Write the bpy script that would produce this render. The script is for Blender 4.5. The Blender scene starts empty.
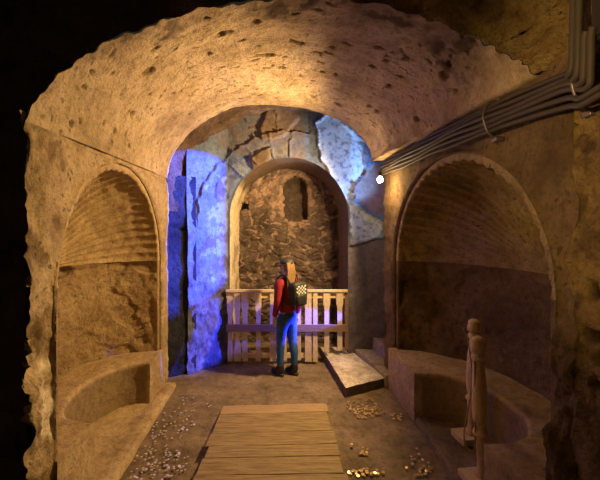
import bpy, bmesh, math, random
from mathutils import Vector, Matrix, noise
random.seed(7)
PI = math.pi
S = bpy.context.scene
COL = S.collection
F = 350.0; U0 = 287.0; V0 = 228.0; H = 2.03          # camera constants (600x480 frame)

def at(u, v, Y):                                     # picture point at depth Y -> world
    return Vector(((u - U0) * Y / F, Y, H - (v - V0) * Y / F))
def onz(u, v, z=0.0):                                # picture point on the horizontal plane z
    return at(u, v, F * (H - z) / (v - V0))
def clamp(x, a=0.0, b=1.0): return max(a, min(b, x))
def sm(x): x = clamp(x); return x * x * (3 - 2 * x)
def lerp(a, b, t): return a + (b - a) * t
def fr(p, sc, o=4, seed=0.0):
    return noise.fractal(Vector((p[0] * sc + seed, p[1] * sc + seed * .7, p[2] * sc - seed)), 1.0, 2.0, o)

# ---------------------------------------------------------------- materials
def base_mat(name):
    m = bpy.data.materials.new(name); m.use_nodes = True
    nt = m.node_tree; nt.nodes.clear()
    out = nt.nodes.new('ShaderNodeOutputMaterial'); b = nt.nodes.new('ShaderNodeBsdfPrincipled')
    nt.links.new(b.outputs[0], out.inputs[0])
    return m, nt, b
def N(nt, t, **k):
    n = nt.nodes.new(t)
    for a, v in k.items():
        if a.startswith('i_'):
            key = a[2:].replace('_', ' ')
            n.inputs[key].default_value = v
        else: setattr(n, a, v)
    return n
def ramp(nt, src, stops):
    r = nt.nodes.new('ShaderNodeValToRGB'); nt.links.new(src, r.inputs[0])
    e = r.color_ramp.elements
    while len(e) < len(stops): e.new(0.5)
    for i, (p, c) in enumerate(stops):
        e[i].position = p; e[i].color = (c[0], c[1], c[2], 1) if not isinstance(c, (int, float)) else (c, c, c, 1)
    return r
def mixc(nt, fac, a, b, mode='MIX'):
    m = nt.nodes.new('ShaderNodeMix'); m.data_type = 'RGBA'; m.blend_type = mode
    for sock, val in ((0, fac), (6, a), (7, b)):
        if hasattr(val, 'is_linked') or hasattr(val, 'links'): nt.links.new(val, m.inputs[sock])
        elif isinstance(val, (int, float)): m.inputs[sock].default_value = val
        else: m.inputs[sock].default_value = (val[0], val[1], val[2], 1)
    return m.outputs[2]
def stone(name, c1, c2, c3, sc=3.0, bump=.5, rough=.92, pits=.5, dark=(.05, .035, .02), dist=.02, attr=None, acol=None, stretch=None, fine=45):
    m, nt, b = base_mat(name)
    tc = N(nt, 'ShaderNodeTexCoord'); src = tc.outputs['Object']
    if stretch:
        mp = N(nt, 'ShaderNodeMapping'); mp.inputs['Scale'].default_value = stretch
        nt.links.new(src, mp.inputs[0]); src = mp.outputs[0]
    n1 = N(nt, 'ShaderNodeTexNoise', i_Scale=sc, i_Detail=8.0, i_Roughness=.62)
    n2 = N(nt, 'ShaderNodeTexNoise', i_Scale=sc * 5.3, i_Detail=8.0, i_Roughness=.7)
    n3 = N(nt, 'ShaderNodeTexNoise', i_Scale=float(fine), i_Detail=6.0, i_Roughness=.7)
    vo = N(nt, 'ShaderNodeTexVoronoi', i_Scale=sc * 6)
    for n in (n1, n2, n3): nt.links.new(src, n.inputs['Vector'])
    wv = N(nt, 'ShaderNodeVectorMath', operation='MULTIPLY_ADD')
    nt.links.new(n2.outputs['Color'], wv.inputs[0]); wv.inputs[1].default_value = (.09, .09, .09); nt.links.new(src, wv.inputs[2])
    nt.links.new(wv.outputs[0], vo.inputs['Vector'])
    r1 = ramp(nt, n1.outputs['Fac'], [(.33, c1), (.5, c2), (.68, c3)])
    r2 = ramp(nt, n2.outputs['Fac'], [(.36, .70), (.5, 1.0), (.66, 1.14)])
    col = mixc(nt, 1.0, r1.outputs[0], r2.outputs[0], 'MULTIPLY')
    # rare pits: voronoi cell core gated by noise
    pv = ramp(nt, vo.outputs['Distance'], [(.12, 1.0), (.26, 0.0)])
    gate = ramp(nt, n1.outputs['Fac'], [(.50, 0.0), (.56, 1.0)])
    pm = N(nt, 'ShaderNodeMath', operation='MULTIPLY'); nt.links.new(pv.outputs[0], pm.inputs[0]); nt.links.new(gate.outputs[0], pm.inputs[1])
    pm2 = N(nt, 'ShaderNodeMath', operation='MULTIPLY'); nt.links.new(pm.outputs[0], pm2.inputs[0]); pm2.inputs[1].default_value = pits
    col = mixc(nt, pm2.outputs[0], col, dark)
    pr_ = ramp(nt, n3.outputs['Fac'], [(.34, .62), (.46, 1.0), (.7, 1.06)])
    col = mixc(nt, 1.0, col, pr_.outputs[0], 'MULTIPLY')
    if attr:
        for a_, c_ in zip(attr, acol):
            at_ = N(nt, 'ShaderNodeAttribute', attribute_name=a_)
            cc = mixc(nt, 1.0, c_, r2.outputs[0], 'MULTIPLY')
            col = mixc(nt, at_.outputs['Fac'], col, cc)
    nt.links.new(col, b.inputs['Base Color'])
    b.inputs['Roughness'].default_value = rough
    b.inputs['Specular IOR Level'].default_value = .25
    h1 = N(nt, 'ShaderNodeMath', operation='MULTIPLY_ADD'); nt.links.new(n3.outputs['Fac'], h1.inputs[0]); h1.inputs[1].default_value = .45; nt.links.new(n2.outputs['Fac'], h1.inputs[2])
    h2 = N(nt, 'ShaderNodeMath', operation='MULTIPLY_ADD'); nt.links.new(pm2.outputs[0], h2.inputs[0]); h2.inputs[1].default_value = -.8; nt.links.new(h1.outputs[0], h2.inputs[2])
    bp = N(nt, 'ShaderNodeBump', i_Strength=bump, i_Distance=dist); nt.links.new(h2.outputs[0], bp.inputs['Height'])
    nt.links.new(bp.outputs[0], b.inputs['Normal'])
    return m
def plain(name, c, rough=.6, metal=0.0, var=.25, sc=20.0, bump=.15, c2=None, stretch=None):
    m, nt, b = base_mat(name)
    tc = N(nt, 'ShaderNodeTexCoord'); src = tc.outputs['Object']
    if stretch:
        mp = N(nt, 'ShaderNodeMapping'); mp.inputs['Scale'].default_value = stretch
        nt.links.new(src, mp.inputs[0]); src = mp.outputs[0]
    n = N(nt, 'ShaderNodeTexNoise', i_Scale=sc, i_Detail=6.0, i_Roughness=.65); nt.links.new(src, n.inputs['Vector'])
    c2 = c2 or tuple(x * (1 - var) for x in c)
    r = ramp(nt, n.outputs['Fac'], [(.35, c2), (.62, c)])
    nt.links.new(r.outputs[0], b.inputs['Base Color'])
    b.inputs['Roughness'].default_value = rough; b.inputs['Metallic'].default_value = metal
    bp = N(nt, 'ShaderNodeBump', i_Strength=bump, i_Distance=.01); nt.links.new(n.outputs['Fac'], bp.inputs['Height'])
    nt.links.new(bp.outputs[0], b.inputs['Normal'])
    return m
M = {}
M['vault'] = stone('vault_plaster', (.36, .27, .165), (.55, .425, .275), (.67, .54, .38), 2.0, 1.0, attr=['pit', 'soot'], acol=[(.15, .105, .06), (.13, .095, .06)], dist=.035, pits=.45, fine=40)
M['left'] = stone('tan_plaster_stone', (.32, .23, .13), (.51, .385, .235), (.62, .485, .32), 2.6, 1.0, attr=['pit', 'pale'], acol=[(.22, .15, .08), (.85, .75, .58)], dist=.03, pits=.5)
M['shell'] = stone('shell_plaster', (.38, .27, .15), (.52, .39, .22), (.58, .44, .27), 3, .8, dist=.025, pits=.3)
M['shell_right'] = stone('shaded_shell_plaster', (.24, .18, .08), (.40, .30, .14), (.48, .37, .19), 3, .9, dist=.03, pits=.6)  # shell plaster darkened in colour for the shade of the right niche
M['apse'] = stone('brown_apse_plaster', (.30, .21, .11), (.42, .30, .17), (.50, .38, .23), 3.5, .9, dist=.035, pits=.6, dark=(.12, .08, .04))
M['right'] = stone('shaded_right_plaster', (.12, .08, .042), (.19, .13, .068), (.26, .18, .10), 2.4, .9, dist=.035, attr=['pit', 'pale'], acol=[(.12, .08, .04), (.5, .4, .28)])  # shade of the right wall put into a darker plaster colour
M['rock'] = stone('near_rough_tuff', (.20, .13, .055), (.42, .29, .12), (.54, .40, .18), 4.5, 1.0, dist=.07, attr=['pit', 'pale'], acol=[(.08, .05, .03), (.5, .42, .3)])
M['front'] = stone('shaded_front_stone', (.05, .04, .03), (.10, .075, .05), (.15, .11, .07), 3.0, .9, dist=.04)  # dark colour stands in for the missing light on the near face
M['mid'] = stone('blue_lit_lime_plaster', (.085, .12, .22), (.13, .18, .32), (.19, .26, .42), 2.6, .6, dist=.03, pits=.45, dark=(.16, .13, .13),  # plaster and its white patches tinted blue to carry the blue light
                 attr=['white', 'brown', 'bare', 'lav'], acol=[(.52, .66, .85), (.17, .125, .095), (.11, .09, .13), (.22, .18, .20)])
M['gap'] = stone('dark_tuff_blocks', (.07, .045, .03), (.15, .10, .07), (.21, .15, .10), 3.5, 1.0, dist=.04)
M['recess'] = stone('shaded_recess_stone', (.015, .018, .03), (.03, .035, .06), (.05, .055, .08), 2.2, .8, dist=.04)  # shade of the recess put into a near-black stone colour
M['reveal'] = stone('cream_reveal_plaster', (.55, .44, .30), (.70, .60, .44), (.78, .68, .52), 3, .4, dist=.02, pits=.2, attr=['bare'], acol=[(.13, .09, .07)])
M['rubble'] = stone('rubble_masonry', (.075, .058, .055), (.145, .11, .10), (.26, .20, .185), 3.2, 1.0, dist=.05, pits=.7, dark=(.05, .035, .025), attr=['mortar'], acol=[(.50, .36, .31)])
M['bench'] = stone('bench_plaster', (.36, .26, .14), (.48, .36, .21), (.56, .44, .28), 3.0, .7, dist=.02, pits=.3, attr=['face'], acol=[(.27, .20, .12)])  # 'face' colour paints the shade on the bench's inner side
M['floor'] = stone('earth_floor', (.13, .095, .06), (.22, .165, .11), (.31, .235, .16), 2.6, .9, rough=.8, dist=.02, pits=.4, dark=(.10, .07, .045))
M['step'] = stone('step_stone', (.28, .24, .20), (.40, .34, .28), (.46, .41, .35), 4, .6, dist=.02)
M['slab'] = stone('slab_stone', (.40, .34, .27), (.66, .60, .52), (.92, .90, .86), 4.5, .5, dist=.015, pits=.2, attr=['face'], acol=[(.16, .12, .09)])
M['slab_side'] = stone('slab_side_shade', (.09, .065, .05), (.14, .10, .075), (.20, .15, .11), 5, .8)  # darker copy of the slab stone, painting the shade on its sides
M['plank'] = plain('plank_wood', (.33, .24, .10), .7, 0, .3, 5, .6, (.16, .11, .045), (1, 9, 9))
M['plank_light'] = plain('plank_wood_light', (.42, .30, .15), .65, 0, .3, 6, .35, (.28, .19, .09), (1, 9, 9))
M['nail'] = plain('pale_splinter', (.9, .75, .5), .5, 0, .1)
M['underwood'] = plain('ramp_beam_wood', (.16, .10, .06), .8)
M['picket'] = plain('cream_paint', (.82, .72, .54), .55, 0, .25, 14, .3, (.56, .45, .30), (8, 8, 1.5))
M['rail'] = plain('bare_rail_wood', (.30, .20, .12), .7, 0, .3, 8, .4, (.18, .12, .075), (1.5, 8, 8))
M['post'] = plain('turned_post_wood', (.78, .60, .36), .55, 0, .3, 12, .2, (.55, .40, .23), (6, 6, 1.5))
M['conduit'] = plain('grey_conduit', (.06, .048, .038), .65, 0, .15, 12, .05)
M['clamp'] = plain('steel_clamp', (.25, .22, .2), .4, .7, .2)
M['box'] = plain('dark_box', (.03, .026, .024), .5)
M['coin_gold'] = plain('brass_coin', (.85, .62, .30), .30, .75, .3, 60, .1)
M['coin_silver'] = plain('nickel_coin', (.85, .78, .66), .4, .6, .3, 60, .1)
M['skin'] = plain('skin', (.62, .38, .27), .5, 0, .1)
M['hair'] = plain('blond_hair', (.30, .18, .08), .6, 0, .4, 10, .6, (.13, .075, .035), (14, 14, 1))
M['jacket'] = plain('red_jacket', (.30, .008, .022), .75, 0, .35, 14, .3)
M['jeans'] = plain('blue_denim', (.03, .12, .46), .8, 0, .45, 12, .3, (.02, .08, .20))
M['boot'] = plain('black_leather', (.022, .02, .022), .45, 0, .3)
M['black'] = plain('black_nylon', (.025, .028, .032), .6, 0, .3, 30, .3)
M['white'] = plain('white_print', (.8, .8, .8), .6, 0, .1)
M['rope'] = plain('rope', (.35, .26, .16), .8)
M['socket'] = plain('lamp_socket', (.05, .045, .04), .5)
mb, nt, b = base_mat('glowing_bulb')
b.inputs['Base Color'].default_value = (1, .8, .5, 1); b.inputs['Emission Color'].default_value = (1, .72, .36, 1); b.inputs['Emission Strength'].default_value = 60
M['bulb'] = mb

# ---------------------------------------------------------------- mesh helpers
def link(name, me, mat, parent=None, smooth=True):
    o = bpy.data.objects.new(name, me); COL.objects.link(o)
    if mat: me.materials.append(M[mat] if isinstance(mat, str) else mat)
    if smooth:
        for p in me.polygons: p.use_smooth = True
    if parent is not None: o.parent = parent
    return o
def struct(o): o['kind'] = 'structure'; return o
def tag(o, label, cat, group=None):
    o['label'] = label; o['category'] = cat
    if group: o['group'] = group
    return o
def thing(name, label, cat, loc=(0, 0, 0), rz=0, group=None):
    o = bpy.data.objects.new(name, None); COL.objects.link(o); o.location = loc; o.rotation_euler = (0, 0, rz)
    o.empty_display_size = .1
    return tag(o, label, cat, group)
def grid_mesh(name, P, disp=None, attrs=None, flip=False):
    """P[i][j] Vectors; disp(p,i,j)->float along normal; attrs {name: f(p,i,j)}"""
    nu, nv = len(P), len(P[0])
    out = []
    for i in range(nu):
        for j in range(nv):
            p = P[i][j]
            if disp:
                a = P[min(i + 1, nu - 1)][j] - P[max(i - 1, 0)][j]
                c = P[i][min(j + 1, nv - 1)] - P[i][max(j - 1, 0)]
                n = a.cross(c)
                if n.length > 1e-12: n.normalize()
                if flip: n = -n
                p = p + n * disp(p, i, j)
            out.append(p)
    faces = []
    for i in range(nu - 1):
        for j in range(nv - 1):
            q = (i * nv + j, (i + 1) * nv + j, (i + 1) * nv + j + 1, i * nv + j + 1)
            faces.append(q[::-1] if flip else q)
    me = bpy.data.meshes.new(name); me.from_pydata([tuple(v) for v in out], [], faces)
    if attrs:
        for an, f in attrs.items():
            at_ = me.attributes.new(an, 'FLOAT', 'POINT')
            k = 0
            for i in range(nu):
                for j in range(nv):
                    at_.data[k].value = f(P[i][j], i, j); k += 1
    me.update(); return me
def bm_mesh(name, bm):
    me = bpy.data.meshes.new(name); bmesh.ops.recalc_face_normals(bm, faces=bm.faces); bm.to_mesh(me); bm.free(); return me
def box(bm, c, s, rot=None, bev=0):
    r = bmesh.ops.create_cube(bm, size=1.0)
    vs = r['verts']
    for v in vs: v.co = Vector((v.co.x * s[0], v.co.y * s[1], v.co.z * s[2]))
    if bev:
        es = list({e for v in vs for e in v.link_edges})
        g = bmesh.ops.bevel(bm, geom=es, offset=bev, segments=2, profile=.6, affect='EDGES')
        vs = list(set([v for v in g['verts']] + [v for v in vs if v.is_valid]))
    for v in vs:
        co = v.co
        if rot is not None: co = rot @ co
        v.co = co + Vector(c)
    return vs
def tube(bm, pts, rad, seg=10, cap=True):
    pts = [Vector(p) for p in pts]; rings = []; up = None
    for i, p in enumerate(pts):
        t = (pts[min(i + 1, len(pts) - 1)] - pts[max(i - 1, 0)]).normalized()
        if up is None: up = t.orthogonal().normalized()
        up = (up - t * up.dot(t)).normalized(); sd = t.cross(up)
        r = rad[i] if isinstance(rad, (list, tuple)) else rad
        rings.append([bm.verts.new(p + (up * math.cos(a) + sd * math.sin(a)) * r) for a in [2 * PI * k / seg for k in range(seg)]])
    for a, b_ in zip(rings, rings[1:]):
        for k in range(seg): bm.faces.new((a[k], a[(k + 1) % seg], b_[(k + 1) % seg], b_[k]))
    if cap: bm.faces.new(rings[0]); bm.faces.new(rings[-1])
def smooth_path(pts, n=6):
    pts = [Vector(p) for p in pts]; out = []
    for i in range(len(pts) - 1):
        p0 = pts[max(i - 1, 0)]; p1 = pts[i]; p2 = pts[i + 1]; p3 = pts[min(i + 2, len(pts) - 1)]
        for k in range(n):
            t = k / n
            out.append(.5 * ((2 * p1) + (p2 - p0) * t + (2 * p0 - 5 * p1 + 4 * p2 - p3) * t * t + (3 * p1 - p0 - 3 * p2 + p3) * t ** 3))
    out.append(pts[-1]); return out
def lathe(bm, prof, seg=20, M_=None):
    rings = []
    for r, z in prof:
        ring = []
        for k in range(seg):
            a = 2 * PI * k / seg; v = Vector((r * math.cos(a), r * math.sin(a), z))
            ring.append(bm.verts.new(M_ @ v if M_ is not None else v))
        rings.append(ring)
    for a, b_ in zip(rings, rings[1:]):
        for k in range(seg): bm.faces.new((a[k], a[(k + 1) % seg], b_[(k + 1) % seg], b_[k]))
    bm.faces.new(rings[0][::-1]); bm.faces.new(rings[-1])
def skin_obj(name, verts, edges, mat, parent, sub=2, root=0):
    """verts: list of (x,y,z,r) or (x,y,z,rx,ry)"""
    me = bpy.data.meshes.new(name); me.from_pydata([v[:3] for v in verts], edges, [])
    o = bpy.data.objects.new(name, me); COL.objects.link(o)
    o.modifiers.new('s', 'SKIN'); sd = o.modifiers.new('b', 'SUBSURF'); sd.levels = sub; sd.render_levels = sub
    if not me.skin_vertices: me.skin_vertices.new(name='')
    sv = me.skin_vertices[0].data
    for i, v in enumerate(verts):
        sv[i].radius = (v[3], v[4] if len(v) > 4 else v[3]); sv[i].use_root = (i == root)
    dg = bpy.context.evaluated_depsgraph_get(); dg.update()
    m2 = bpy.data.meshes.new_from_object(o.evaluated_get(dg))
    bpy.data.objects.remove(o)
    m2.name = name
    return link(name, m2, mat, parent)

# ---------------------------------------------------------------- tunnel shell
Y1 = 4.70
def tY(Y): return clamp((Y - 2.05) / 2.65, -.6, 1.3)
def XL(Y): return lerp(-1.53, -1.60, tY(Y))
def XR(Y): return lerp(1.49, 1.335, tY(Y))
def vault_pt(th, Y):
    xl = XL(Y); xr = lerp(1.45, 1.14, tY(Y)); zl, zr = lerp(2.66, 2.70, tY(Y)), 2.93
    xc = (xl + xr) / 2; hw = (xr - xl) / 2; c = math.cos(th); s = math.sin(th)
    zs = lerp(zl, zr, (c + 1) / 2)
    return Vector((xc + hw * c, Y, zs + (3.68 - zs) * s))
def yedge(th): return 2.05 + .55 * math.sin(th) - .12 * sm(1 - abs(th - 1.3) / .9) + .05 * noise.noise(Vector((th * 9, 3, 1))) + .035 * noise.noise(Vector((th * 17, 7, 1))) + .008 * noise.noise(Vector((th * 45, 7, 1)))
def vault_hit(u, v):
    best = None
    for i in range(61):
        th = PI * i / 60
        for j in range(50):
            Y = 2.0 + 2.7 * j / 49; p = vault_pt(th, Y)
            uu = U0 + F * p.x / Y; vv = V0 + F * (H - p.z) / Y
            d = (uu - u) ** 2 + (vv - v) ** 2
            if best is None or d < best[0]: best = (d, th, Y)
    return best[1], best[2]
pits = []
for (u, v, a, b_) in [(150, 73, .09, .05), (70, 124, .05, .03), (82, 86, .03, .03), (91, 73, .03, .03), (132, 117, .05, .04), (262, 55, .13, .035), (281, 69, .07, .03),
                      (220, 35, .05, .04), (258, 20, .05, .03), (278, 91, .04, .02), (313, 97, .07, .04), (337, 104, .10, .04), (325, 74, .04, .03), (334, 76, .03, .05),
                      (371, 67, .06, .03), (383, 60, .04, .03), (388, 87, .05, .04), (367, 106, .05, .04), (376, 112, .06, .05), (442, 78, .09, .05), (418, 118, .08, .06),
                      (405, 60, .07, .03), (115, 130, .05, .03), (128, 145, .04, .03), (243, 86, .05, .02), (190, 112, .04, .02), (300, 42, .06, .025), (335, 48, .05, .03),
                      (208, 53, .04, .03), (180, 90, .04, .015), (160, 98, .04, .015), (172, 92, .04, .02), (148, 95, .05, .02), (233, 30, .05, .02), (275, 65, .02, .02), (301, 76, .03, .02)]:
    th, Y = vault_hit(u, v); pits.append((th * 1.35, Y, a * .75, b_ * .8, random.uniform(-.3, .3)))
for k in range(120):
    pits.append((random.uniform(.1, PI - .05) * 1.35, random.uniform(2.3, 4.6), random.uniform(.015, .055), random.uniform(.006, .015), random.uniform(-.5, .5)))
def pitval(th, Y):
    s = th * 1.35; best = 0
    for (ps, py, a, b_, r) in pits:
        dx, dy = s - ps, Y - py
        if abs(dx) > .2 or abs(dy) > .2: continue
        x = dx * math.cos(r) + dy * math.sin(r); y = -dx * math.sin(r) + dy * math.cos(r)
        q = math.sqrt((x / a) ** 2 + (y / b_) ** 2) + .25 * noise.noise(Vector((s * 30, Y * 30, 2)))
        best = max(best, sm((1.15 - q) / .35))
    return best
NT, NY = 300, 190
P = []; PV = []
for i in range(NT + 7):
    row = []; pr = []
    for j in range(NY + 1):
        if i < 6:
            Y = lerp(yedge(0), Y1, j / NY); p = vault_pt(0, Y); p.x += .28 * (6 - i) / 6; pr.append(0)
        else:
            th = PI * (i - 6) / NT; Y = lerp(yedge(th), Y1 + .03 * noise.noise(Vector((th * 12, 0, 5))), j / NY); p = vault_pt(th, Y); pr.append(pitval(th, Y))
        row.append(p)
    P.append(row); PV.append(pr)
def soot_f(p, i, j):
    # sooty, scaling crust along the near lip of the vault
    return clamp(sm((2.78 - p.y + .45 * fr(p, 2.5, 4, 4)) / .5) * (.55 + .6 * sm(fr(p, 6, 4, 2) / .2)) * sm((p.z - 2.95) / .3))
me = grid_mesh('ceiling', P, lambda p, i, j: .025 * fr(p, 1.6, 5) - .028 * PV[i][j] + (.012 * abs(fr(p, 7, 3, 9)) if p.z > 3.2 and p.y < 2.95 else 0),
               {'pit': lambda p, i, j: PV[i][j] * .65, 'soot': soot_f}, flip=False)
ceiling = struct(link('ceiling', me, 'vault'))

def niche_wall(name, Xf, ymin, ymax, ztop, yc, R, zs, rise, D, mat_wall, sgn, NF, amp):
    """sgn=-1 left wall (niche goes to -X), +1 right wall"""
    Ro, rio = R * 1.06, rise * 1.06
    pts = []
    nb = 60
    for k in range(nb): z = zs * k / nb; pts.append(((yc - Ro, z), (ymin, z)))
    angs = [PI * k / 150 for k in range(151)]
    for cy in (ymin, ymax): angs.append(math.atan2((ztop - zs) / rio, (cy - yc) / Ro))
    for a in sorted(angs, reverse=True):
        dy, dz = math.cos(a) * Ro, math.sin(a) * rio
        ts = [1e9]
        if dz > 1e-6: ts.append((ztop - zs) / dz)
        if dy > 1e-6: ts.append((ymax - yc) / dy)
        if dy < -1e-6: ts.append((ymin - yc) / dy)
        t = min(x for x in ts if x > 0)
        pts.append(((yc + dy, zs + dz), (yc + dy * t, zs + dz * t)))
    for k in range(nb - 1, -1, -1): z = zs * k / nb; pts.append(((yc + Ro, z), (ymax, z)))
    ns = 30; P = []
    for (a, b_) in pts:
        row = []
        for k in range(ns + 1):
            t = k / ns; y = lerp(a[0], b_[0], t); z = lerp(a[1], b_[1], t)
            if k == ns and abs(b_[0] - ymin) < 1e-4:
                y += .035 * noise.noise(Vector((z * 5, 1, 2))) + .03 * noise.noise(Vector((z * 17, 1, 2))) + .02 * noise.noise(Vector((z * 41, 1, 2)))
            row.append(Vector((Xf(y), y, z)))
        # small rolled arris around the opening
        row[0].x += sgn * .02; row[1].x -= sgn * .008
        P.append(row)
    def dp(p, i, j):
        e = sm((ymin + .38 - p.y) / .3); low = sm((1.75 - p.z) / .6)
        k = amp + .04 * e * (.3 + low)
        d = k * fr(p, 2.4, 5, 2) * (sm(j / 3)) + .03 * e * (.35 + low) * fr(p, 9, 4, 4) * sm(j / 3)
        d += sm((p.y - ymax + .42) / .1) * (.022 if sgn > 0 else .010) * fr(p, 13, 4)
        if sgn < 0: d -= .025 * sm((p.z - 2.63) / .02)
        return d
    def pit(p, i, j):
        e = sm((ymin + .42 - p.y) / .2); f = fr(p, 4.5, 4, 5)
        v = clamp(sm((f - .2) / .2) * (.12 + .7 * e))
        if sgn < 0:
            for (y, z, a, b_) in ((2.24, 2.52, .035, .075), (2.38, 2.47, .035, .06), (2.15, 2.57, .03, .04), (2.12, 1.9, .03, .10), (2.2, 1.35, .05, .14)):
                v = max(v, .8 * sm((1.2 + .3 * fr(p, 20, 3) - math.hypot((p.y - y) / a, (p.z - z) / b_)) / .4))
        return v
    def pale(p, i, j):
        if sgn > 0: return 0
        u = U0 + F * p.x / p.y; v = V0 + F * (H - p.z) / p.y
        f = fr(p, 9, 4, 8)
        return sm((1.0 - math.hypot((p.y - 2.22) / .09, (p.z - .88) / .26) + .9 * f) / .35)
    w = link(name, grid_mesh(name, P, dp, {'pit': pit, 'pale': pale}, flip=(sgn > 0)), mat_wall); struct(w)
    # end return faces (thickness of the wall at far end)
    P = []
    for i in range(30):
        row = []
        for j in range(70):
            z = (3.7 if sgn > 0 else ztop) * j / 69; row.append(Vector((Xf(ymax) + sgn * (-.0 + 1.1 * i / 29), ymax + .006 * fr((i * .05, 0, z), 5, 3), z)))  # right return raised, out of view, to stop the blue beam
        P.append(row)
    struct(link(name, grid_mesh(name, P, None, None, flip=(sgn < 0)), mat_wall))
    # semi-dome
    P = []; nB, nA = 300, 60
    for i in range(nB + 1):
        be = PI * i / nB; row = []
        for j in range(nA + 1):
            al = PI / 2 * j / nA; g = sm(al / .5) * (1 - .55 * sm((al - 1.40) / .14))
            r = 1 + (.034 if sgn < 0 else .046) * g * (abs(math.sin(NF * be)) - .6) + .008 * fr((i * .03, j * .1, 0), 1, 4)
            erode = sm((.42 - math.sin(al) * math.sin(be) + .35 * noise.noise(Vector((i * .02, j * .1, 4)))) / .3) * .7
            r = lerp(r, 1 + .02 * fr((be * 3, al * 3, 1), 2, 5), erode * (.8 if sgn > 0 else .5))
            y = yc + R * r * math.sin(al) * math.cos(be); z = zs + rise * r * math.sin(al) * math.sin(be)
            x = Xf(y) + sgn * (.03 + D * math.cos(al) * r)
            row.append(Vector((x, y, z)))
        y = yc + Ro * math.cos(be); z = zs + rio * math.sin(be); row.append(Vector((Xf(y) + sgn * .03, y, z)))
        P.append(row)
    me = grid_mesh('niche_shell', P, lambda p, i, j: .010 * fr(p, 9, 4) if j < nA else 0, None, flip=(sgn < 0))
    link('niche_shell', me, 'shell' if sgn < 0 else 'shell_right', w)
    # lower curved wall with ledge groove under the shell
    P = []; nG, nZ = 150, 110
    for i in range(nG + 1):
        ga = PI * i / nG; row = []
        for j in range(nZ + 1):
            z = zs * j / nZ + .0
            gr = .13 * sm(1 - abs(z - (zs - .06 + .03 * noise.noise(Vector((i * .06, 0, 1))))) / .045) * (.5 + noise.noise(Vector((i * .08, 5, 1)))) if sgn < 0 else 0
            r = 1 + gr * math.sin(ga); 
            if z < zs - .09: r += .012 * math.sin(ga)
            y = yc + R * r * math.cos(ga); x = Xf(y) + sgn * (.03 + D * r * math.sin(ga))
            row.append(Vector((x, y, z)))
        P.append(row)
    for e, s_ in ((0, 1), (nG, -1)):
        row = []
        for j in range(nZ + 1):
            y = yc + s_ * Ro; row.append(Vector((Xf(y) + sgn * .03, y, zs * j / nZ)))
        if e == 0: P.insert(0, row)
        else: P.append(row)
    me = grid_mesh('niche_back', P, lambda p, i, j: (.03 * fr(p, 4, 5, 3) - .02 * sm((fr(p, 3, 3, 11) - .15) / .05)) if 2 < i < nG else 0, None, flip=(sgn < 0))
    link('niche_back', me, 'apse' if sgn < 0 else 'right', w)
    return w
niche_wall('wall_left', XL, 2.05, Y1, 2.72, 3.40, 1.0, 1.62, .96, .82, 'left', -1, 27, .022)
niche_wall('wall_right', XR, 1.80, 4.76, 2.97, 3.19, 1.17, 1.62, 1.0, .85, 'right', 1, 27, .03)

# near face around the mouth of the vault
P = []
path = [('l', z) for z in [2.66 * k / 50 for k in range(50)]] + [('a', PI - PI * k / 120) for k in range(121)]
for kd, t in path:
    row = []
    for k in range(46):
        s = k / 45
        if kd == 'l':
            p0 = Vector((XL(2.05), 2.05 + .035 * noise.noise(Vector((t * 5, 1, 2))) + .03 * noise.noise(Vector((t * 17, 1, 2))) + .02 * noise.noise(Vector((t * 41, 1, 2))), t)); d = Vector((-1, 0, 0)); L = 3.4; back = .1
        else:
            p0 = vault_pt(t, yedge(t)); d = Vector((math.cos(t), 0, max(.0, math.sin(t)))).normalized(); L = 3.4 if t > 1.9 else lerp(1.6, 3.4, sm((t - .9) / 1.0)); back = lerp(1.3, .1, sm((t - .6) / 1.5))
        q = s ** 1.5
        row.append(p0 + d * (L * q) + Vector((0, -back * q, 0)))
    P.append(row)
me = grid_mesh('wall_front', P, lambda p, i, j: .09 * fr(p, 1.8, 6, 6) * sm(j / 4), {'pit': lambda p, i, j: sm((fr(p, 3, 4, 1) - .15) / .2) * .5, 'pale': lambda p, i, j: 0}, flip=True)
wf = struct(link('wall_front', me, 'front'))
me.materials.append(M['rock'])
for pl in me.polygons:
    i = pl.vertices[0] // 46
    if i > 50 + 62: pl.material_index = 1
# near right wall of rough tuff
P = []
for i in range(110):
    row = []
    for j in range(130):
        z = 3.9 * j / 129; y0 = 1.80 + .04 * noise.noise(Vector((z * 3, 8, 2))) + .025 * noise.noise(Vector((z * 11, 8, 2)))
        if i < 5: row.append(Vector((lerp(1.58, 1.475, i / 4), y0 + .01 * (4 - i), z)))
        else:
            q = (i - 5) / 104; row.append(Vector((1.475 + .25 * q, y0 - 3.0 * q ** 1.4, z)))
    P.append(row)
def hole(p):
    h = 0
    for (y, z, a, b_) in ((1.71, 1.72, .035, .05), (1.72, 1.50, .05, .025), (1.66, 1.40, .04, .03), (1.70, 1.27, .03, .03)):
        h = max(h, sm((1.2 - math.hypot((p.y - y) / a, (p.z - z) / b_)) / .5))
    return h
me = grid_mesh('wall_near_right', P, lambda p, i, j: (.06 * fr(p, 2.6, 6, 3) - .06 * hole(p)) * sm((i - 2) / 4), {'pit': lambda p, i, j: clamp(sm((fr(p, 6, 4, 1) - .3) / .25) * .6 + hole(p)), 'pale': lambda p, i, j: 0}, flip=False)
struct(link('wall_near_right', me, 'rock'))

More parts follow.
